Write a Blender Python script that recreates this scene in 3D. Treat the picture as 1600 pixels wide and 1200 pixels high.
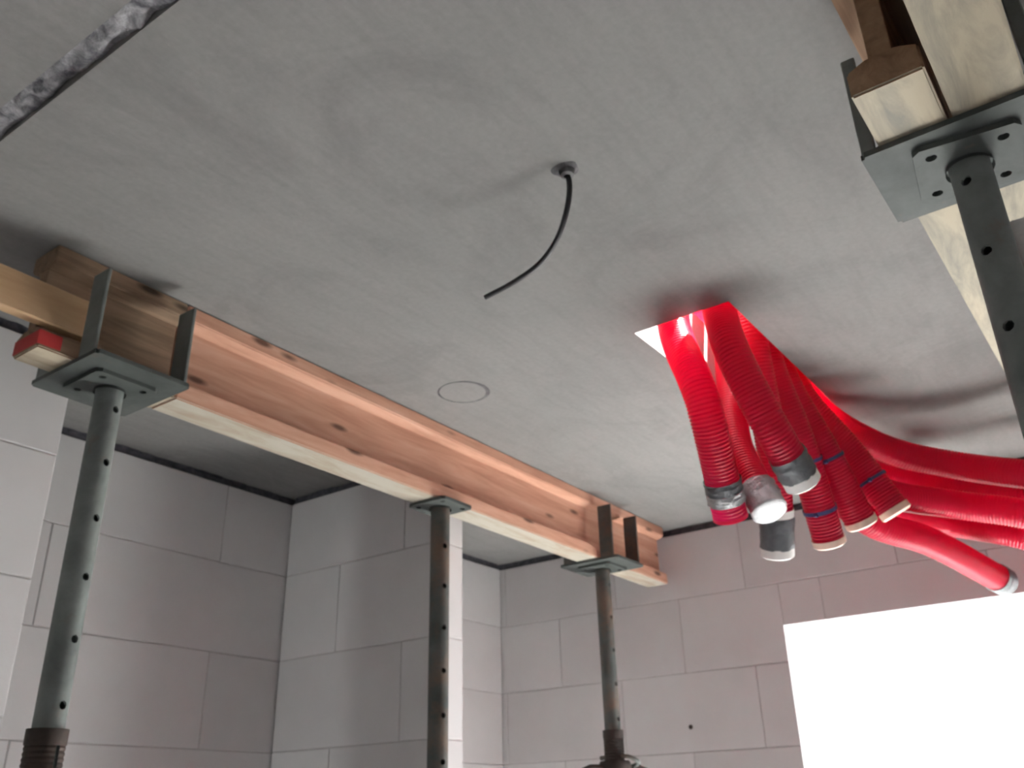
import bpy, bmesh, math, random
from mathutils import Vector, Matrix, noise

random.seed(7)
for o in list(bpy.data.objects):
    bpy.data.objects.remove(o)
SC = bpy.context.scene
COL = SC.collection

# ------------------------------------------------------------------ camera
EYE = 1.66                      # eye height; the ceiling hangs 0.94 m above it
cd = bpy.data.cameras.new('camera')
cam = bpy.data.objects.new('camera', cd)
COL.objects.link(cam)
R_ = Vector((0.588182, -0.808423, -0.022225))
U_ = Vector((-0.335563, -0.268963, 0.902805))
F_ = Vector((0.735826, 0.523555, 0.429476))
M_ = Matrix((R_, U_, -F_)).transposed().to_4x4()
M_.translation = (0, 0, EYE)
cam.matrix_world = M_
cd.sensor_width = 36.0
cd.lens = 1432.0 / 1600.0 * 36.0
cd.clip_start = 0.02
cd.clip_end = 200
cd.dof.use_dof = True            # the snapshot is softly out of focus throughout
cd.dof.focus_distance = 0.6
cd.dof.aperture_fstop = 18.0
SC.camera = cam

# ------------------------------------------------------------------ sky and exposure
wd = bpy.data.worlds.new('overcast_sky')
SC.world = wd
wd.use_nodes = True
wn = wd.node_tree.nodes
bg = wn.get('Background') or wn.new('ShaderNodeBackground')
bg.inputs['Color'].default_value = (0.93, 0.965, 1.0, 1)
bg.inputs['Strength'].default_value = 9.5
sd = bpy.data.lights.new('sun', 'SUN')
sd.energy = 190.0
sd.angle = math.radians(2.0)
sd.color = (1.0, 0.985, 0.96)
sun = bpy.data.objects.new('sun', sd)
COL.objects.link(sun)
sun.rotation_euler = Vector((-0.30, 0.17, -0.94)).to_track_quat('-Z', 'Y').to_euler()
vs = SC.view_settings
vs.view_transform = 'Standard'
vs.look = 'None'
vs.gamma = 1.0
vs.use_curve_mapping = False
vs.exposure = 0.0
SC.cycles.max_bounces = 10
SC.cycles.diffuse_bounces = 8
SC.cycles.sample_clamp_indirect = 12


# ------------------------------------------------------------------ helpers
def tag(o, label=None, cat=None, group=None, kind=None):
    if label: o['label'] = label
    if cat: o['category'] = cat
    if group: o['group'] = group
    if kind: o['kind'] = kind
    return o


def empty(name, loc=(0, 0, 0)):
    o = bpy.data.objects.new(name, None)
    o.empty_display_size = 0.1
    o.location = loc
    COL.objects.link(o)
    return o


def link(name, me, parent=None, loc=None):
    o = bpy.data.objects.new(name, me)
    COL.objects.link(o)
    if parent is not None:
        o.parent = parent
        o.matrix_parent_inverse = Matrix.Identity(4)
    if loc is not None:
        o.location = loc
    return o


def finish(bm, name, mat, parent=None, smooth=None, loc=None, recalc=True):
    if recalc:
        bmesh.ops.recalc_face_normals(bm, faces=bm.faces)
    me = bpy.data.meshes.new(name)
    bm.to_mesh(me)
    bm.free()
    me.materials.append(mat)
    if smooth is not None:
        me.polygons.foreach_set('use_smooth', [True] * len(me.polygons))
        me.set_sharp_from_angle(angle=math.radians(smooth))
    return link(name, me, parent, loc)


def box(bm, x0, x1, y0, y1, z0, z1, bev=0.0, seg=1):
    vs_ = [bm.verts.new((x, y, z)) for x in (x0, x1) for y in (y0, y1) for z in (z0, z1)]
    idx = [(0, 1, 3, 2), (4, 6, 7, 5), (0, 4, 5, 1), (2, 3, 7, 6), (0, 2, 6, 4), (1, 5, 7, 3)]
    fs = [bm.faces.new([vs_[i] for i in f]) for f in idx]
    if bev > 0:
        es = list({e for f in fs for e in f.edges})
        bmesh.ops.bevel(bm, geom=es, offset=bev, segments=seg, affect='EDGES', profile=0.5)


def ring(bm, c, r, axis_u, axis_v, n):
    return [bm.verts.new(c + axis_u * (r * math.cos(2 * math.pi * i / n)) + axis_v * (r * math.sin(2 * math.pi * i / n))) for i in range(n)]


def bridge(bm, a, b):
    n = len(a)
    for i in range(n):
        bm.faces.new((a[i], a[(i + 1) % n], b[(i + 1) % n], b[i]))


def lathe(bm, prof, n=24, base=Vector((0, 0, 0)), u=Vector((1, 0, 0)), v=Vector((0, 1, 0)), cap=(True, True)):
    """prof: list of (r, h) along u x v"""
    w = u.cross(v)
    rs = [ring(bm, base + w * h, r, u, v, n) for r, h in prof]
    for a, b in zip(rs, rs[1:]):
        bridge(bm, a, b)
    if cap[0]: bm.faces.new(rs[0])
    if cap[1]: bm.faces.new(rs[-1])
    return rs


def catmull(pts, step=0.003):
    P = [Vector(p) for p in pts]
    P = [P[0] * 2 - P[1]] + P + [P[-1] * 2 - P[-2]]
    dense = []
    for i in range(1, len(P) - 2):
        p0, p1, p2, p3 = P[i - 1:i + 3]
        # centripetal parameterisation
        t0 = 0.0
        t1 = t0 + max(1e-6, (p1 - p0).length) ** 0.5
        t2 = t1 + max(1e-6, (p2 - p1).length) ** 0.5
        t3 = t2 + max(1e-6, (p3 - p2).length) ** 0.5
        for k in range(40):
            t = t1 + (t2 - t1) * k / 40
            a1 = p0 * ((t1 - t) / (t1 - t0)) + p1 * ((t - t0) / (t1 - t0))
            a2 = p1 * ((t2 - t) / (t2 - t1)) + p2 * ((t - t1) / (t2 - t1))
            a3 = p2 * ((t3 - t) / (t3 - t2)) + p3 * ((t - t2) / (t3 - t2))
            b1 = a1 * ((t2 - t) / (t2 - t0)) + a2 * ((t - t0) / (t2 - t0))
            b2 = a2 * ((t3 - t) / (t3 - t1)) + a3 * ((t - t1) / (t3 - t1))
            dense.append(b1 * ((t2 - t) / (t2 - t1)) + b2 * ((t - t1) / (t2 - t1)))
    dense.append(P[-2].copy())
    # smooth a little, keep the ends
    for _ in range(30):
        dense = [dense[0]] + [(dense[i - 1] + dense[i] * 2 + dense[i + 1]) / 4 for i in range(1, len(dense) - 1)] + [dense[-1]]
    L = [0.0]
    for a, b in zip(dense, dense[1:]):
        L.append(L[-1] + (b - a).length)
    n = max(2, int(L[-1] / step))
    out, j = [], 0
    for k in range(n + 1):
        s = L[-1] * k / n
        while j < len(L) - 2 and L[j + 1] < s:
            j += 1
        f = (s - L[j]) / max(1e-9, L[j + 1] - L[j])
        out.append(dense[j].lerp(dense[j + 1], f))
    return out, L[-1]


def frames(pts):
    T = []
    for i in range(len(pts)):
        a = pts[max(0, i - 1)]
        b = pts[min(len(pts) - 1, i + 1)]
        T.append((b - a).normalized())
    u = Vector((1, 0, 0))
    u = (u - T[0] * u.dot(T[0])).normalized()
    out = []
    for t in T:
        u = (u - t * u.dot(t)).normalized()
        out.append((t, u, t.cross(u)))
    return out


def sweep(bm, pts, radii, n=16, cap=(True, True), fr=None):
    fr = fr or frames(pts)
    rs = [ring(bm, p, r, f[1], f[2], n) for p, r, f in zip(pts, radii, fr)]
    for a, b in zip(rs, rs[1:]):
        bridge(bm, a, b)
    if cap[0]: bm.faces.new(rs[0])
    if cap[1]: bm.faces.new(rs[-1])
    return rs


# ------------------------------------------------------------------ materials
class NT:
    def __init__(self, name):
        self.m = bpy.data.materials.new(name)
        self.m.use_nodes = True
        self.t = self.m.node_tree
        self.n = self.t.nodes
        self.p = self.n.get('Principled BSDF')
        self.out = self.n.get('Material Output')

    def node(self, typ, **kw):
        nd = self.n.new(typ)
        for k, v in kw.items():
            if k in nd.bl_rna.properties:
                setattr(nd, k, v)
            else:
                nd.inputs[k.replace('_', ' ')].default_value = v
        return nd

    def l(self, a, b):
        self.t.links.new(a, b)

    def coords(self, scale=(1, 1, 1), kind='Object'):
        tc = self.node('ShaderNodeTexCoord')
        mp = self.node('ShaderNodeMapping')
        mp.inputs['Scale'].default_value = scale
        self.l(tc.outputs[kind], mp.inputs['Vector'])
        return mp.outputs['Vector']

    def noise(self, vec, scale, detail=4, rough=0.55, dist=0.0):
        nd = self.node('ShaderNodeTexNoise')
        nd.inputs['Scale'].default_value = scale
        nd.inputs['Detail'].default_value = detail
        nd.inputs['Roughness'].default_value = rough
        nd.inputs['Distortion'].default_value = dist
        self.l(vec, nd.inputs['Vector'])
        return nd.outputs['Fac']

    def ramp(self, fac, stops, interp='LINEAR'):
        nd = self.node('ShaderNodeValToRGB')
        cr = nd.color_ramp
        cr.interpolation = interp
        while len(cr.elements) < len(stops):
            cr.elements.new(0.5)
        for e, (p, c) in zip(cr.elements, stops):
            e.position = p
            e.color = (c[0], c[1], c[2], 1) if not isinstance(c, (int, float)) else (c, c, c, 1)
        self.l(fac, nd.inputs['Fac'])
        return nd.outputs['Color']

    def mix(self, fac, a, b, mode='MIX'):
        nd = self.node('ShaderNodeMix')
        nd.data_type = 'RGBA'
        nd.blend_type = mode
        for sock, v in ((nd.inputs['Factor'], fac), (nd.inputs['A'], a), (nd.inputs['B'], b)):
            pass
        ins = [i for i in nd.inputs if i.enabled]
        for sock, v in zip(ins, (fac, a, b)):
            if isinstance(v, (int, float)):
                sock.default_value = v
            elif isinstance(v, tuple):
                sock.default_value = (v[0], v[1], v[2], 1)
            else:
                self.l(v, sock)
        return [o for o in nd.outputs if o.enabled][0]

    def bump(self, h, strength=0.3, dist=0.01):
        nd = self.node('ShaderNodeBump')
        nd.inputs['Strength'].default_value = strength
        nd.inputs['Distance'].default_value = dist
        self.l(h, nd.inputs['Height'])
        self.l(nd.outputs['Normal'], self.p.inputs['Normal'])

    def color(self, c):
        if isinstance(c, tuple):
            self.p.inputs['Base Color'].default_value = (c[0], c[1], c[2], 1)
        else:
            self.l(c, self.p.inputs['Base Color'])

    def set(self, rough=0.6, metal=0.0, spec=0.5):
        self.p.inputs['Roughness'].default_value = rough
        self.p.inputs['Metallic'].default_value = metal
        self.p.inputs['Specular IOR Level'].default_value = spec
        return self.m


def mat_concrete():
    t = NT('cast_concrete')
    v = t.coords()
    big = t.ramp(t.noise(v, 1.6, 5, 0.6, 0.4), [(0.3, (0.190, 0.189, 0.183)), (0.7, (0.226, 0.219, 0.213))])
    blot = t.ramp(t.noise(v, 3.2, 8, 0.7, 0.8), [(0.33, 0.84), (0.50, 1.0)])
    c = t.mix(1.0, big, blot, 'MULTIPLY')
    # long trowel and board streaks
    v2 = t.coords((3.0, 22.0, 1.0))
    st = t.ramp(t.noise(v2, 2.2, 5, 0.6), [(0.36, 0.94), (0.55, 1.0)])
    c = t.mix(1.0, c, st, 'MULTIPLY')
    fine = t.noise(v, 90, 3, 0.6)
    c = t.mix(0.10, c, t.ramp(fine, [(0.3, 0.2), (0.7, 0.7)]), 'OVERLAY')
    t.color(c)
    t.bump(t.noise(v, 40, 5, 0.6), 0.12, 0.004)
    return t.set(0.75, 0, 0.12)


def mat_plain(name, c, rough=0.6, metal=0.0, spec=0.5, var=0.12, scale=14, bump=0.1, bdist=0.002):
    t = NT(name)
    v = t.coords()
    n = t.noise(v, scale, 5, 0.62)
    d = tuple(x * (1 - var) for x in c)
    e = tuple(min(1, x * (1 + var)) for x in c)
    t.color(t.ramp(n, [(0.3, d), (0.7, e)]))
    if bump:
        t.bump(t.noise(v, scale * 5, 4, 0.6), bump, bdist)
    return t.set(rough, metal, spec)


def mat_block():
    t = NT('sand_lime_block')
    v = t.coords()
    oi = t.node('ShaderNodeObjectInfo')
    base = t.ramp(oi.outputs['Random'], [(0.0, (0.59, 0.573, 0.57)), (0.5, (0.635, 0.62, 0.618)), (1.0, (0.67, 0.66, 0.658))])
    n = t.ramp(t.noise(v, 5, 5, 0.6, 0.3), [(0.3, 0.93), (0.7, 1.0)])
    t.color(t.mix(1.0, base, n, 'MULTIPLY'))
    t.bump(t.noise(v, 120, 4, 0.6), 0.12, 0.002)
    return t.set(0.8, 0, 0.3)


def mat_mortar(name, lo, hi, scale=30):
    t = NT(name)
    v = t.coords()
    t.color(t.ramp(t.noise(v, scale, 6, 0.7, 0.5), [(0.35, lo), (0.65, hi)]))
    t.bump(t.noise(v, scale * 3, 5, 0.65), 0.6, 0.006)
    return t.set(0.85, 0, 0.3)


def mat_wood(name, lo, mid, hi, grain=(2.2, 26, 26), under=None, stain=None, knots=True):
    """grain runs along local X; 'under' is the weathered colour of the sole of the beam"""
    t = NT(name)
    v = t.coords(grain)
    n1 = t.noise(v, 1.4, 6, 0.62, 0.5)
    c = t.ramp(n1, [(0.30, lo), (0.52, mid), (0.74, hi)])
    if knots:
        vk = t.coords((3.2, 9.0, 11.0))
        vo = t.node('ShaderNodeTexVoronoi')
        vo.inputs['Scale'].default_value = 1.5
        vo.inputs['Randomness'].default_value = 1.0
        t.l(vk, vo.inputs['Vector'])
        k = t.ramp(vo.outputs['Distance'], [(0.07, 1.0), (0.16, 0.0)])
        c = t.mix(k, c, tuple(x * 0.35 for x in lo))
    if under:
        ge = t.node('ShaderNodeTexCoord')
        sx = t.node('ShaderNodeSeparateXYZ')
        t.l(ge.outputs['Normal'], sx.inputs[0])
        f = t.ramp(sx.outputs['Z'], [(0.0, 0.0), (0.001, 0.0)])
        mm = t.node('ShaderNodeMath', operation='LESS_THAN')
        t.l(sx.outputs['Z'], mm.inputs[0])
        mm.inputs[1].default_value = -0.7
        vv = t.coords((3, 14, 14))
        uc = t.ramp(t.noise(vv, 1.8, 6, 0.65, 0.6), [(0.35, stain or tuple(x * 0.7 for x in under)), (0.58, under)])
        c = t.mix(mm.outputs[0], c, uc)
    t.color(c)
    t.bump(t.noise(t.coords((grain[0], grain[1] * 2.5, grain[2] * 2.5)), 1.5, 4, 0.6), 0.18, 0.003)
    return t.set(0.62, 0, 0.3)


def mat_steel(name='galvanised_steel', k=1.0, rust=(0.62, 0.78)):
    t = NT(name)
    v = t.coords()
    n = t.noise(v, 9, 5, 0.65, 0.4)
    c = t.ramp(n, [(0.28, (0.10 * k, 0.115 * k, 0.108 * k)), (0.55, (0.17 * k, 0.19 * k, 0.18 * k)), (0.8, (0.24 * k, 0.26 * k, 0.248 * k))])
    r = t.ramp(t.noise(v, 16, 6, 0.7), [(min(rust), 0.0), (max(rust) + 0.02, 0.65)])
    c = t.mix(r, c, (0.16, 0.105, 0.075))
    t.color(c)
    t.bump(t.noise(v, 60, 4, 0.6), 0.12, 0.002)
    return t.set(0.62, 0.0, 0.18 if k < 1 else 0.4)


def mat_rust():
    t = NT('rusty_steel')
    v = t.coords()
    c = t.ramp(t.noise(v, 18, 6, 0.7), [(0.3, (0.022, 0.017, 0.015)), (0.55, (0.045, 0.031, 0.025)), (0.8, (0.085, 0.055, 0.04))])
    t.color(c)
    t.bump(t.noise(v, 80, 5, 0.6), 0.4, 0.003)
    return t.set(0.7, 0.3, 0.4)


def mat_duct():
    t = NT('red_duct_plastic')
    t.color((0.52, 0.006, 0.042))
    t.set(0.36, 0, 0.4)
    tr = t.node('ShaderNodeBsdfTranslucent')
    tr.inputs['Color'].default_value = (1.0, 0.010, 0.17, 1)
    mx = t.node('ShaderNodeMixShader')
    mx.inputs[0].default_value = 0.38
    t.l(t.p.outputs[0], mx.inputs[1])
    t.l(tr.outputs[0], mx.inputs[2])
    t.l(mx.outputs[0], t.out.inputs['Surface'])
    return t.m


CONC = mat_concrete()
BLOCK = mat_block()
MORTAR = mat_mortar('thin_bed_mortar', (0.38, 0.36, 0.355), (0.48, 0.46, 0.455))
JOINT = mat_mortar('ceiling_joint_mortar', (0.045, 0.046, 0.056), (0.12, 0.12, 0.137))
SEAM = mat_mortar('seam_mortar', (0.07, 0.07, 0.08), (0.33, 0.325, 0.335), 34)
FLOORM = mat_plain('screed_floor', (0.60, 0.60, 0.60), 0.85)
GROUND = mat_plain('building_site_ground', (0.075, 0.078, 0.076), 0.9, scale=2)
ORANGE = ((0.38, 0.19, 0.125), (0.52, 0.29, 0.20), (0.62, 0.385, 0.285))
BROWN = ((0.20, 0.115, 0.065), (0.32, 0.20, 0.12), (0.42, 0.28, 0.17))
W_ORANGE = mat_wood('orange_formwork_timber', *ORANGE)
W_ORANGE_SOLE = mat_wood('orange_formwork_timber_worn_sole', *ORANGE, under=(0.42, 0.39, 0.325), stain=(0.33, 0.265, 0.195))
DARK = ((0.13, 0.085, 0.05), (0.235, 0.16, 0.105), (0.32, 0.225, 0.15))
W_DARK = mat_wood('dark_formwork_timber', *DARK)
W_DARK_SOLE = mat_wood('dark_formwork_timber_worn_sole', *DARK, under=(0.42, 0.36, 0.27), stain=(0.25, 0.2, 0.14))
W_BROWN = mat_wood('aged_formwork_timber', *BROWN)
W_BROWN_SOLE = mat_wood('aged_formwork_timber_worn_sole', *BROWN, under=(0.37, 0.315, 0.225), stain=(0.20, 0.185, 0.15))
W_YELLOW = mat_wood('pale_yellow_batten', (0.42, 0.27, 0.145), (0.50, 0.335, 0.19), (0.56, 0.39, 0.235), knots=False)
REDPAINT = mat_plain('red_end_paint', (0.42, 0.03, 0.03), 0.6)
STEEL = mat_steel()
PLATE = mat_steel('dull_steel_plate', 0.42)
DARKSTEEL = mat_steel('brownish_dark_steel', 0.5, (0.62, 0.42))  # darker, browner steel for the middle and farthest props
RUST = mat_rust()
DUCT = mat_duct()
TAPE = mat_plain('grey_duct_tape', (0.09, 0.094, 0.102), 0.42, 0.15, scale=40, var=0.3, bump=0.4, bdist=0.004)
FOIL = mat_plain('silver_foil_tape', (0.42, 0.42, 0.43), 0.36, 0.6, scale=50, var=0.2, bump=0.6, bdist=0.006)
CAPLIT = mat_plain('window_lit_foil_cap', (0.86, 0.83, 0.80), 0.45)  # foil caps; the window light they reflect is painted in as white
CAPC = mat_plain('cream_plastic_cap', (0.80, 0.58, 0.47), 0.5)
BLUE = mat_plain('dark_blue_strap', (0.045, 0.04, 0.15), 0.5)
CABLE = mat_plain('black_cable_sheath', (0.012, 0.012, 0.014), 0.45, bump=0)
CONDUIT = mat_plain('grey_conduit', (0.10, 0.10, 0.10), 0.7)
GRAPHITE = mat_mortar('graphite_mark', (0.045, 0.044, 0.048), (0.14, 0.135, 0.138), 26)

# ------------------------------------------------------------------ the room
CEIL = 2.60
LEVEL0 = EYE + 0.686            # top bed joint; courses are 250 mm high
SX0, SX1, SY0, SY1 = 1.570, 2.300, 0.573, 0.790      # service opening in the slab
X0, X1, Y0, Y1 = -1.9, 3.20, -2.1, 2.42
SLAB = 0.20


def slab_piece(name, x0, x1, y0, y1, hole=None, parent=None):
    bm = bmesh.new()
    xs = sorted({x0, x1} | ({hole[0], hole[1]} if hole else set()))
    ys = sorted({y0, y1} | ({hole[2], hole[3]} if hole else set()))
    grid = {}
    for k, z in enumerate((CEIL, CEIL + SLAB)):
        for i, x in enumerate(xs):
            for j, y in enumerate(ys):
                grid[i, j, k] = bm.verts.new((x, y, z))

    def solid(i, j):
        if not (0 <= i < len(xs) - 1 and 0 <= j < len(ys) - 1):
            return False
        if hole and xs[i] >= hole[0] and xs[i + 1] <= hole[1] and ys[j] >= hole[2] and ys[j + 1] <= hole[3]:
            return False
        return True
    for i in range(len(xs) - 1):
        for j in range(len(ys) - 1):
            if not solid(i, j):
                continue
            for k in (0, 1):
                bm.faces.new((grid[i, j, k], grid[i + 1, j, k], grid[i + 1, j + 1, k], grid[i, j + 1, k]))
            for di, dj, a, b in ((-1, 0, (i, j), (i, j + 1)), (1, 0, (i + 1, j), (i + 1, j + 1)), (0, -1, (i, j), (i + 1, j)), (0, 1, (i, j + 1), (i + 1, j + 1))):
                if not solid(i + di, j + dj):
                    bm.faces.new((grid[a[0], a[1], 0], grid[b[0], b[1], 0], grid[b[0], b[1], 1], grid[a[0], a[1], 1]))
    return finish(bm, name, CONC, parent)


def lumpy_strip(name, mat, parent, p0, along, across, down, length, width, depth, seed, amp, cell=0.012, rows=4, drop=0.0):
    """a mortar filled joint with an uneven face; 'down' is the outward direction of its face"""
    bm = bmesh.new()
    n = max(2, int(length / cell))
    g = []
    for i in range(n + 1):
        r = []
        for j in range(rows + 1):
            s = i / n * length
            w = width * j / rows
            q = noise.noise(Vector((s * 38 + seed, w * 60, seed * 1.7)))
            q2 = noise.noise(Vector((s * 11 + seed * 3, 4.2, seed)))
            h = depth + amp * q + (amp * 0.9 * q2)
            edge = 0.0 if 0 < j < rows else -0.35 * depth
            extra = max(0.0, q2 - 0.25) * drop if j == rows else 0.0
            r.append(bm.verts.new(p0 + along * s + across * (w + extra) + down * (h + edge)))
        g.append(r)
    for i in range(n):
        for j in range(rows):
            bm.faces.new((g[i][j], g[i + 1][j], g[i + 1][j + 1], g[i][j + 1]))
    return finish(bm, name, mat, parent, smooth=50)


SEAM0, SEAM1 = 0.404, 0.440
ceiling = slab_piece('ceiling', SEAM1, X1, Y0, Y1, (SX0, SX1, SY0, SY1))
tag(ceiling, 'grey cast concrete ceiling slab with a duct opening and mottled stains', kind='structure')
slab_piece('slab', X0, SEAM0, Y0, Y1, None, ceiling)
bm = bmesh.new()
box(bm, SEAM0 + 0.0005, SEAM1 - 0.0005, Y0, Y1, CEIL + 0.02, CEIL + SLAB - 0.01)
finish(bm, 'joint_core', SEAM, ceiling)
lumpy_strip('joint_mortar', SEAM, ceiling, Vector((SEAM0 + 0.0008, Y0 + 1.9, CEIL + 0.010)), Vector((0, 1, 0)), Vector((1, 0, 0)), Vector((0, 0, -1)),
            1.95, SEAM1 - SEAM0 - 0.0016, 0.002, 3.1, 0.010, cell=0.006, rows=6)

# ring of an old fitting marked on the concrete, drawn unevenly
bm = bmesh.new()
N = 48
ri, ro, rl = [], [], []
for i in range(N):
    a = 2 * math.pi * i / N
    w = 0.0022 + 0.0034 * max(0.0, math.cos(a + 1.25)) + 0.0012 * noise.noise(Vector((math.cos(a) * 2, math.sin(a) * 2, 5)))
    R = 0.0600
    for L, rr, zz in ((ri, R - w, -0.0002), (rl, R, -0.0012), (ro, R + w, -0.0002)):
        L.append(bm.verts.new((1.574 + rr * math.cos(a), 1.266 + rr * math.sin(a), CEIL + zz)))
bridge(bm, ri, rl)
bridge(bm, rl, ro)
finish(bm, 'marked_ring', GRAPHITE, ceiling, smooth=60)

block_cache = {}


def block_mesh(a, d, h):
    k = (round(a, 3), round(d, 3), round(h, 3))
    if k not in block_cache:
        bm = bmesh.new()
        box(bm, -a / 2, a / 2, -d / 2, d / 2, -h / 2, h / 2, 0.0016)
        bmesh.ops.recalc_face_normals(bm, faces=bm.faces)
        me = bpy.data.meshes.new('block')
        bm.to_mesh(me)
        bm.free()
        me.materials.append(BLOCK)
        block_cache[k] = me
    return block_cache[k]


def sub_rect(r, h):
    u0, u1, z0, z1 = r
    a0, a1, b0, b1 = h
    if u1 <= a0 or u0 >= a1 or z1 <= b0 or z0 >= b1:
        return [r]
    out = []
    if u0 < a0: out.append((u0, a0, z0, z1))
    if u1 > a1: out.append((a1, u1, z0, z1))
    m0, m1 = max(u0, a0), min(u1, a1)
    if z1 > b1: out.append((m0, m1, b1, z1))
    if z0 < b0: out.append((m0, m1, z0, b0))
    return out


def block_wall(name, axis, pos, side, thick, u0, u1, holes=(), phase=0.0, label='', ztop=CEIL - 0.024, joint=True, blen=0.5, drop=0.0, zlow=0.0):
    """axis 'y': the visible face lies at y = pos and runs along x; side +1: the body lies beyond pos"""
    def pt(u, d, z):
        return (u, pos + side * d, z) if axis == 'y' else (pos + side * d, u, z)
    # mortar core
    rects = [(u0 + 0.003, u1 - 0.003, zlow, ztop)]
    for h in holes:
        hh = (h[0] - 0.003, h[1] + 0.003, h[2] - 0.003, h[3] + 0.003)
        rects = [q for r in rects for q in sub_rect(r, hh)]
    bm = bmesh.new()
    for r in rects:
        a, b = pt(r[0], 0.003, r[2]), pt(r[1], thick - 0.003, r[3])
        box(bm, min(a[0], b[0]), max(a[0], b[0]), min(a[1], b[1]), max(a[1], b[1]), r[2], r[3])
    root = finish(bm, name, MORTAR)
    tag(root, label, kind='structure')
    z1, k = ztop, 0
    levels = [LEVEL0 - 0.25 * i for i in range(12) if LEVEL0 - 0.25 * i > zlow + 0.03] + [zlow]
    for z0 in levels:
        off = phase + (blen / 2 if k % 2 else 0.0)
        n0 = math.floor((u0 - off) / blen)
        n1 = math.ceil((u1 - off) / blen)
        for n in range(n0, n1 + 1):
            a, b = max(u0, off + n * blen), min(u1, off + (n + 1) * blen)
            if b - a < 0.02:
                continue
            rs = [(a, b, z0, z1)]
            for h in holes:
                rs = [q for r in rs for q in sub_rect(r, h)]
            for r in rs:
                g = 0.0012
                w, hh = r[1] - r[0] - 2 * g, r[3] - r[2] - 2 * g
                if w < 0.012 or hh < 0.012:
                    continue
                c = pt((r[0] + r[1]) / 2, thick / 2 + random.uniform(-0.0006, 0.0006), (r[2] + r[3]) / 2)
                o = link('block', block_mesh(w, thick, hh), root, c)
                if axis == 'x':
                    o.rotation_euler = (0, 0, math.pi / 2)
        z1, k = z0, k + 1
    if joint:
        al = Vector((1, 0, 0)) if axis == 'y' else Vector((0, 1, 0))
        dn = Vector((0, -side, 0)) if axis == 'y' else Vector((-side, 0, 0))
        p0 = Vector(pt(u0, 0.016, CEIL))
        lumpy_strip('ceiling_joint', JOINT, root, p0, al, Vector((0, 0, -1)), dn, u1 - u0, 0.0255, 0.006, pos * 7 + u0, 0.006, drop=drop)
    return root


WY0, WY1, WZ0, WZ1 = -0.10, 1.052, 0.0, EYE + 0.548       # window opening in the far wall
block_wall('wall_far', 'x', 2.962, 1, 0.24, Y0, Y1, [(WY0, WY1, WZ0, WZ1)], 0.165,
           'white sand-lime block wall with the bright window opening', drop=0.09)
block_wall('wall_left', 'y', 2.186, 1, 0.20, X0 + 0.2, 2.958, (), 0.61, 'white block wall behind the left steel prop', blen=1.0)
block_wall('wall_stub', 'x', 1.852, 1, 0.10, 1.570, 2.182, (), 0.20, 'short white block partition ending behind the middle steel prop')
block_wall('wall_near_left', 'y', 1.755, 1, 0.175, X0 + 0.2, 0.873, (), 0.38, 'pale block wall pier at the left edge')
block_wall('wall_right', 'y', -1.86, -1, 0.24, X0 + 0.2, 2.958, (), 0.30, 'white block wall right of the camera')
block_wall('wall_back', 'x', -1.66, -1, 0.24, Y0, 1.752, (), 0.10, 'white block wall behind the camera')

# dowel hole in the far wall
bm = bmesh.new()
lathe(bm, [(0.0075, 0.0), (0.0068, 0.0015), (0.004, 0.0018)], 12, Vector((2.9622, 1.416, EYE + 0.265)), Vector((0, 0, 1)), Vector((0, 1, 0)))
finish(bm, 'nail_head', RUST, bpy.data.objects['wall_far'], smooth=40)

bm = bmesh.new()
box(bm, X0, X1, Y0, Y1, -0.15, 0.0)
tag(finish(bm, 'floor', FLOORM), 'grey bare screed floor', kind='structure')
bm = bmesh.new()
box(bm, -30, 30, -30, 30, -0.5, -0.16)
tag(finish(bm, 'ground', GROUND), 'dark bare ground outside', kind='structure')


# ------------------------------------------------------------------ formwork beams (80 x 200 mm, flange 40 mm, web 27 mm)
def h_beam(name, x0, x1, yc, mat, sole, label, red_end=False, group='formwork beams under the ceiling'):
    L = x1 - x0
    zb = EYE + 0.735
    root = empty(name, (x0, yc, zb))
    H = CEIL - 0.0015 - zb
    f = 0.040

    def chord(nm, z0, z1, slope_up):
        bm = bmesh.new()
        w, t_, s = 0.040, 0.0135, 0.010
        # flange with a sloped shoulder towards the web
        if slope_up:
            prof = [(-w, z0), (w, z0), (w, z1 - s), (t_ + 0.004, z1), (-t_ - 0.004, z1), (-w, z1 - s)]
        else:
            prof = [(-w, z1), (w, z1), (w, z0 + s), (t_ + 0.004, z0), (-t_ - 0.004, z0), (-w, z0 + s)]
        a = [bm.verts.new((0, y, z)) for y, z in prof]
        b = [bm.verts.new((L, y, z)) for y, z in prof]
        bridge(bm, a, b)
        bm.faces.new(a)
        bm.faces.new(b)
        bmesh.ops.bevel(bm, geom=[e for e in bm.edges], offset=0.0025, segments=2, affect='EDGES')
        return finish(bm, nm, sole if slope_up else mat, root, smooth=35)
    chord('bottom_flange', 0.0, f + 0.006, True)
    chord('top_flange', H - f - 0.002, H, False)
    bm = bmesh.new()
    box(bm, 0.003, L - 0.003, -0.0135, 0.0135, f - 0.004, H - f + 0.004, 0.001)
    finish(bm, 'web', mat, root)
    if red_end:
        bm = bmesh.new()
        w = 0.0404
        prof = [(-w, 0.006), (w, 0.006), (w, f - 0.008), (-w, f - 0.008)]
        a = [bm.verts.new((-0.0008, y, z)) for y, z in prof]
        b = [bm.verts.new((0.040, y, z)) for y, z in prof]
        bridge(bm, a, b)
        bm.faces.new(a)
        o = finish(bm, 'painted_end', REDPAINT, root)
    tag(root, label, 'beam', group)
    return root


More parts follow.
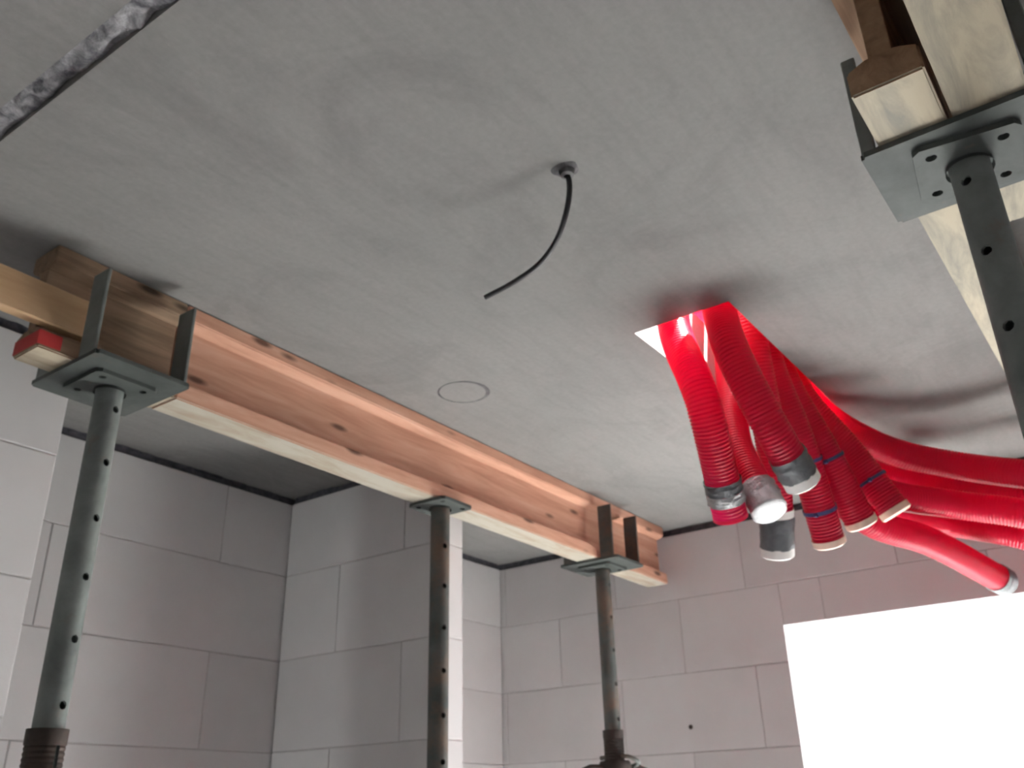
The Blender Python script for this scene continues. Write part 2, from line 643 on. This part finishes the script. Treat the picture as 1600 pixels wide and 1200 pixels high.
h_beam('formwork_beam', 0.911, 2.925, 1.470, W_ORANGE, W_ORANGE_SOLE,
       'long orange formwork beam spanning from the left prop to the far wall')
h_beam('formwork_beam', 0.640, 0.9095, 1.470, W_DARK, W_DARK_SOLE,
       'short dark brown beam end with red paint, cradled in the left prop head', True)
h_beam('formwork_beam', 0.888, 2.93, 0.107, W_BROWN, W_BROWN_SOLE,
       'brown formwork beam on the right prop whose cut end shows beside the wider one')
h_beam('formwork_beam', -1.55, 1.270, 0.021, W_BROWN, W_BROWN_SOLE,
       'stained formwork beam running overhead at the top right corner')

# batten lying in the flank of the long beam, sticking out to the left
bm = bmesh.new()
box(bm, -0.55, 0.735, 0, 0.024, 0, 0.072, 0.002)
o = finish(bm, 'wooden_batten', W_YELLOW, None, loc=(0, 1.4295, EYE + 0.783))
tag(o, 'pale yellow wooden batten poking out left beside the red-painted beam end', 'batten')


# ------------------------------------------------------------------ steel props
def tube_with_holes(bm, r, z0, z1, hz, ang, hr=0.0068, cell=0.0095):
    half = cell / r
    rest = math.pi - 2 * half
    K = 7
    angs = []
    for base in (ang, ang + math.pi):
        angs += [base - half, base, base + half]
        angs += [base + half + rest * k / K for k in range(1, K)]
    n = len(angs)
    zs, holes = [z0], []
    for h in sorted(hz):
        if h - cell <= z0 + 0.002 or h + cell >= z1 - 0.002:
            continue
        zs += [h - cell, h, h + cell]
        holes.append(h)
    zs.append(z1)
    hi = {zs.index(h) for h in holes}
    hole_cols = {1, 1 + n // 2}
    V = {}
    for i, z in enumerate(zs):
        for j, a in enumerate(angs):
            if i in hi and j in hole_cols:
                continue
            V[i, j] = bm.verts.new((r * math.cos(a), r * math.sin(a), z))
    for i in range(len(zs) - 1):
        for j in range(n):
            if (i in hi or i + 1 in hi) and (j in hole_cols or (j + 1) % n in hole_cols):
                continue
            bm.faces.new((V[i, j], V[i, (j + 1) % n], V[i + 1, (j + 1) % n], V[i + 1, j]))
    for i in hi:
        for j in hole_cols:
            idx = [(i, j + 1), (i + 1, j + 1), (i + 1, j), (i + 1, j - 1), (i, j - 1), (i - 1, j - 1), (i - 1, j), (i - 1, j + 1)]
            outer = [V[a, b % n] for a, b in idx]
            inner, deep = [], []
            for q in range(8):
                t = q * math.pi / 4
                da, dz = hr * math.cos(t) / r, hr * math.sin(t)
                a = angs[j] + da
                inner.append(bm.verts.new((r * math.cos(a), r * math.sin(a), zs[i] + dz)))
                deep.append(bm.verts.new(((r - 0.004) * math.cos(a), (r - 0.004) * math.sin(a), zs[i] + dz)))
            bridge(bm, outer, inner)
            bridge(bm, inner, deep)


def holed_plate(bm, hx, hy, z0, z1, holes, hr):
    """rectangular plate with round holes, via a scan fill"""
    edges = []

    def loop(pts):
        vs_ = [bm.verts.new((x, y, z0)) for x, y in pts]
        return [bm.edges.new((vs_[i], vs_[(i + 1) % len(vs_)])) for i in range(len(vs_))]
    c = 0.008
    edges += loop([(-hx + c, -hy), (hx - c, -hy), (hx, -hy + c), (hx, hy - c), (hx - c, hy), (-hx + c, hy), (-hx, hy - c), (-hx, -hy + c)])
    for x, y in holes:
        edges += loop([(x + hr * math.cos(-t * math.pi / 6), y + hr * math.sin(-t * math.pi / 6)) for t in range(12)])
    r = bmesh.ops.triangle_fill(bm, use_beauty=True, use_dissolve=False, edges=edges)
    fs = [g for g in r['geom'] if isinstance(g, bmesh.types.BMFace)]
    e = bmesh.ops.extrude_face_region(bm, geom=fs)
    bmesh.ops.translate(bm, verts=[v for v in e['geom'] if isinstance(v, bmesh.types.BMVert)], vec=(0, 0, z1 - z0))


def steel_prop(x, y, ang, outer_top, first_hole, label, fork=True, twist=0.0, hx=0.086, ph=0.165, STEEL=STEEL):
    root = empty('steel_prop', (x, y, 0))
    zt = EYE + 0.735 - 0.0005          # sole of the beam
    if fork:
        hy, th = 0.106, 0.008
        bm = bmesh.new()
        box(bm, -hx, hx, -hy, hy, zt - th, zt, 0.0)
        bmesh.ops.bevel(bm, geom=[e for e in bm.edges if abs(e.verts[0].co.z - e.verts[1].co.z) > 0.004], offset=0.005, segments=3, affect='EDGES')
        finish(bm, 'fork_plate', PLATE, root, smooth=40)
        for sx in (-1, 1):
            for sy in (-1, 1):
                bm = bmesh.new()
                y0, y1 = (0.0865, hy - 0.002) if fork == 'wide' else (0.0445, 0.092)
                ya, yb = (y0, y1) if sy > 0 else (-y1, -y0)
                xa, xb = (hx - 0.007, hx - 0.0005) if sx > 0 else (-hx + 0.0005, -hx + 0.007)
                box(bm, xa, xb, ya, yb, zt - 0.002, zt + ph, 0.0015)
                finish(bm, 'prong', STEEL, root, smooth=40)
        ztop = zt - th
    else:
        ztop = zt
    bm = bmesh.new()
    q = 0.040
    holed_plate(bm, 0.060, 0.060, ztop - 0.008, ztop - 0.0003, [(-q, -q), (q, -q), (q, q), (-q, q)], 0.0068)
    o = finish(bm, 'end_plate', PLATE, root)
    o.rotation_euler.z = twist
    zp = ztop - 0.008
    bm = bmesh.new()
    lathe(bm, [(0.0285, zp - 0.006), (0.0265, zp + 0.0005)], 24, cap=(False, False))
    finish(bm, 'weld_collar', PLATE, root, smooth=40)
    bm = bmesh.new()
    tube_with_holes(bm, 0.0242, outer_top - 0.35, zp, [first_hole + 0.1 * k for k in range(-12, 8)], ang)
    finish(bm, 'inner_tube', STEEL, root, smooth=40)
    # outer tube: solid rim, slotted and threaded neck, plain shaft
    bm = bmesh.new()
    lathe(bm, [(0.0250, outer_top), (0.0308, outer_top), (0.0308, outer_top - 0.022), (0.0295, outer_top - 0.024)], 28, cap=(False, False))
    n = 28
    prev = None
    zz = outer_top - 0.024
    k = 0
    while zz > outer_top - 0.30:
        rr = 0.0302 if k % 2 else 0.0288
        cur = [bm.verts.new((rr * math.cos(ang + 2 * math.pi * (i + 0.5) / n), rr * math.sin(ang + 2 * math.pi * (i + 0.5) / n), zz)) for i in range(n)]
        if prev:
            for i in range(n):
                if i in (n - 1, 0, n // 2 - 1, n // 2) and i != 0 and i != n // 2:
                    continue
                bm.faces.new((prev[i], prev[(i + 1) % n], cur[(i + 1) % n], cur[i]))
        prev = cur
        zz -= 0.004
        k += 1
    lathe(bm, [(0.0300, zz + 0.004), (0.0302, 0.012)], n, cap=(False, False))
    finish(bm, 'outer_tube', RUST, root, smooth=35)
    zn = outer_top - 0.085
    bm = bmesh.new()
    lathe(bm, [(0.0305, zn), (0.043, zn), (0.046, zn - 0.006), (0.046, zn - 0.03), (0.043, zn - 0.036), (0.0305, zn - 0.036)], 24, cap=(False, False))
    nut = finish(bm, 'collar_nut', RUST, root, smooth=35)
    for s in (-1, 1):
        bm = bmesh.new()
        d = Vector((math.cos(ang + 1.2), math.sin(ang + 1.2), 0)) * s
        e = Vector((-d.y, d.x, 0))
        pts = [d * 0.042 + Vector((0, 0, zn - 0.018)), d * 0.085 + Vector((0, 0, zn - 0.018)), d * 0.11 + Vector((0, 0, zn - 0.026))]
        sweep(bm, pts, [0.009, 0.009, 0.008], 10)
        finish(bm, 'nut_handle', RUST, nut, smooth=40)
    bm = bmesh.new()
    d = Vector((math.cos(ang), math.sin(ang), 0))
    e = Vector((-d.y, d.x, 0))
    zpin = zn + 0.010
    pts, _ = catmull([d * -0.05 + Vector((0, 0, zpin)), d * 0.045 + Vector((0, 0, zpin)), d * 0.062 + e * 0.02 + Vector((0, 0, zpin - 0.01)),
                      d * 0.045 + e * 0.05 + Vector((0, 0, zpin - 0.02)), d * -0.01 + e * 0.055 + Vector((0, 0, zpin - 0.03))], 0.006)
    sweep(bm, pts, [0.0062] * len(pts), 10)
    finish(bm, 'locking_pin', STEEL, root, smooth=40)
    bm = bmesh.new()
    holed_plate(bm, 0.060, 0.060, 0.001, 0.010, [(-q, -q), (q, -q), (q, q), (-q, q)], 0.0068)
    finish(bm, 'base_plate', STEEL, root)
    tag(root, label, 'steel prop', 'steel props carrying the formwork beams')
    return root


steel_prop(0.798, 1.462, math.radians(-80), EYE + 0.142, EYE + 0.576, 'steel prop at the left edge, holding the red-painted beam end', 'narrow', 0.0, 0.093)
steel_prop(1.730, 1.466, math.radians(-108), EYE - 0.02, EYE + 0.522, 'steel prop with a flat head plate under the middle of the orange beam', None, STEEL=DARKSTEEL)
steel_prop(2.535, 1.466, math.radians(-95), EYE + 0.235, EYE + 0.565, 'thin looking steel prop farthest away under the right end of the orange beam', 'narrow', STEEL=DARKSTEEL)
steel_prop(1.078, 0.064, math.radians(165), EYE - 0.25, EYE + 0.685, 'large steel prop close to the camera at the right edge', 'wide', math.radians(8), 0.086, 0.150)


# ------------------------------------------------------------------ cable from the ceiling
root = empty('ceiling_cable', (1.018, 0.606, CEIL))
def rel(p): return Vector(p) - Vector((1.018, 0.606, CEIL))
pts, _ = catmull([rel(p) for p in ((1.018, 0.606, CEIL + 0.01), (1.019, 0.606, CEIL - 0.004), (1.027, 0.608, EYE + 0.915), (1.034, 0.619, EYE + 0.88), (1.055, 0.652, EYE + 0.85),
                                    (1.074, 0.700, EYE + 0.83), (1.076, 0.754, EYE + 0.815), (1.073, 0.815, EYE + 0.805))], 0.006)
bm = bmesh.new()
sweep(bm, pts, [0.0046] * len(pts), 12)
finish(bm, 'cable_sheath', CABLE, root, smooth=50)
bm = bmesh.new()
lathe(bm, [(0.0055, 0.001), (0.0125, 0.0), (0.0135, 0.003), (0.011, 0.012), (0.0055, 0.014)], 20, Vector((0, 0, 0)), Vector((1, 0, 0)), Vector((0, -1, 0)), cap=(False, False))
finish(bm, 'conduit_bush', CONDUIT, root, smooth=40)
bm = bmesh.new()
g = []
for i in range(24):
    a = 2 * math.pi * i / 24
    rr = 0.021 * (1 + 0.3 * noise.noise(Vector((math.cos(a) * 1.5, math.sin(a) * 1.5, 8.1))))
    g.append((rr * math.cos(a) - 0.002, rr * math.sin(a) * 1.0 + 0.002))
lo = [bm.verts.new((x * 0.7, y * 0.7, -0.0030)) for x, y in g]
hi = [bm.verts.new((x, y, -0.0003)) for x, y in g]
bridge(bm, lo, hi)
bm.faces.new(lo)
finish(bm, 'mortar_patch', GRAPHITE, root, smooth=60)
tag(root, 'black cable hanging in a curve from the concrete ceiling', 'cable')


# ------------------------------------------------------------------ red corrugated ducts
DR = 0.0356
GRP = 'red corrugated ducts hanging through the ceiling opening'


def duct(label, pts, end='open', tie=None, tape=None):
    P, L = catmull(pts, 0.0019)
    base = P[-1].copy()
    root = empty('corrugated_duct', base)
    P = [p - base for p in P]
    fr = frames(P)
    n = len(P)
    rad = []
    for i in range(n):
        k = i % 4
        rad.append(DR if k in (0, 1) else DR - 0.0018)
    bm = bmesh.new()
    sweep(bm, P, rad, 22, cap=(False, False), fr=fr)
    finish(bm, 'corrugated_tube', DUCT, root, smooth=80)
    T, u, v = fr[-1]

    def band(name, s0, s1, mat, r, crumple=0.0, cap=False, parent=root):
        """a sleeve around the duct between distances s0 > s1 from its end (negative: beyond the end)"""
        bm = bmesh.new()
        m = 10
        rs = []
        for a in range(m + 1):
            s = s0 + (s1 - s0) * a / m
            if s >= 0:
                i = max(0, n - 1 - int(round(s / 0.0019)))
                c, f = P[i], fr[i]
            else:
                c, f = P[-1] - T * s, fr[-1]
            vs_ = []
            for q in range(28):
                t = 2 * math.pi * q / 28
                d = f[1] * math.cos(t) + f[2] * math.sin(t)
                rr = r + crumple * noise.noise(Vector((math.cos(t) * 3 + base.x * 9, math.sin(t) * 3 + base.y * 7, a * 0.55)))
                vs_.append(bm.verts.new(c + d * rr))
            rs.append(vs_)
        for a, b in zip(rs, rs[1:]):
            bridge(bm, a, b)
        if cap:
            c = P[-1] - T * s1
            i1 = [bm.verts.new(c + T * 0.004 + (w.co - c) * 0.86) for w in rs[-1]]
            bridge(bm, rs[-1], i1)
            i2 = [bm.verts.new(c + T * 0.002 + (w.co - c) * 0.40) for w in rs[-1]]
            bridge(bm, i1, i2)
            bm.faces.new(i2)
        return finish(bm, name, mat, parent, smooth=50)
    if tape:
        for s0, s1, m, cr in tape:
            band('tape', s0, s1, m, DR + 0.0022, cr)
    if end in ('white', 'cream', 'grey', 'foil'):
        mat = {'white': CAPLIT, 'cream': CAPC, 'grey': TAPE, 'foil': FOIL}[end]
        band('end_cap', {'white': 0.014, 'cream': 0.008}.get(end, 0.028), -0.007, mat, DR + 0.0016, 0.002 if end == 'foil' else 0.0, True)
    elif end == 'open':
        band('end_rim', 0.006, -0.001, DUCT, DR + 0.0004)
    if tie:
        for s in tie:
            band('strap', s + 0.004, s - 0.004, BLUE, DR + 0.0022)
            i = max(0, n - 1 - int(round(s / 0.0019)))
            c, f = P[i], fr[i]
            bm = bmesh.new()
            box(bm, -0.005, 0.005, -0.004, 0.004, -0.004, 0.004, 0.001)
            d = -(f[1] * f[1].x + f[2] * f[2].x)
            d = d.normalized() if d.length > 1e-4 else f[1]
            o = finish(bm, 'strap_lock', BLUE, root, loc=c + d * (DR + 0.004))
    tag(root, label, 'duct', GRP)
    return root


def S(x, y, lx=0.0, ly=0.0):
    # upstairs the ducts lie over the edge of the slab
    return [(x + lx * 1.5, y + ly * 1.5, 2.93), (x + lx, y + ly, 2.965), (x + lx * 0.3, y + ly * 0.3, 2.93), (x, y, 2.79), (x, y, 2.60)]


duct('red duct nearest the left corner of the opening, taped near its ribbed red stub',
     S(1.613, 0.716, -0.10, 0.30) + [(1.580, 0.660, 2.415), (1.735, 0.694, 2.210)], 'open', None, [(0.085, 0.058, TAPE, 0.003), (0.058, 0.034, FOIL, 0.004)])
duct('red duct bent toward the camera with a wide foil cap, painted white as window-lit, below grey tape',
     S(1.613, 0.610, -0.10, -0.30) + [(1.585, 0.585, 2.490), (1.637, 0.553, 2.350), (1.736, 0.538, 2.255)], 'white', None, [(0.062, 0.011, TAPE, 0.003)])
duct('red duct squeezed between the two front ones, ending in crumpled silver foil',
     S(1.875, 0.703, 0.02, 0.32) + [(1.813, 0.692, 2.397), (1.763, 0.623, 2.220)], 'foil', None, [(0.060, 0.026, FOIL, 0.005)])
duct('lowest hanging red duct with grey tape, a slim collar and foil cap painted white as window-lit',
     S(1.790, 0.613, -0.02, -0.33) + [(1.893, 0.640, 2.366), (1.989, 0.696, 2.190)], 'white', None, [(0.100, 0.084, CAPLIT, 0.0), (0.084, 0.011, TAPE, 0.003)])
duct('red duct with a cream end beside the white-painted foil cap, strapped in blue',
     S(1.875, 0.613, 0.0, -0.33) + [(1.946, 0.594, 2.418), (2.069, 0.602, 2.215)], 'cream', [0.19, 0.075])
duct('red duct with a cream end, second from the right of the cut bundle',
     S(1.960, 0.613, 0.02, -0.33) + [(2.030, 0.569, 2.420), (2.123, 0.539, 2.260)], 'cream', [0.16])
duct('red duct with a cream end, rightmost of the cut bundle',
     S(2.045, 0.612, 0.05, -0.32) + [(2.144, 0.532, 2.424), (2.192, 0.476, 2.290)], 'cream', [0.085])
duct('uppermost red duct sweeping off to the right edge below the ceiling',
     S(2.126, 0.612, 0.08, -0.30) + [(2.344, 0.505, 2.500), (2.431, 0.352, 2.440), (2.408, 0.216, 2.380), (2.419, 0.024, 2.310), (2.429, -0.155, 2.160)])
duct('second red duct from the top of those sweeping right',
     S(2.215, 0.705, 0.10, 0.30) + [(2.596, 0.590, 2.524), (2.655, 0.398, 2.450), (2.643, 0.251, 2.390), (2.717, 0.048, 2.310), (2.816, -0.153, 2.150)])
duct('third red duct from the top of those sweeping right',
     S(2.045, 0.705, 0.05, 0.32) + [(2.255, 0.538, 2.380), (2.408, 0.384, 2.340), (2.423, 0.240, 2.290), (2.498, 0.060, 2.200), (2.702, -0.126, 2.060)])
duct('lowest of the red ducts sweeping right out of the frame',
     S(2.130, 0.705, 0.08, 0.31) + [(2.425, 0.536, 2.364), (2.657, 0.442, 2.360), (2.664, 0.277, 2.295), (2.780, 0.086, 2.190), (2.880, -0.050, 2.023)])
duct('red duct with a grey taped tip dangling just above the window',
     S(1.960, 0.705, 0.03, 0.33) + [(2.210, 0.563, 2.302), (2.401, 0.459, 2.260), (2.765, 0.365, 2.210)], 'grey', None, [(0.045, 0.02, TAPE, 0.002)])
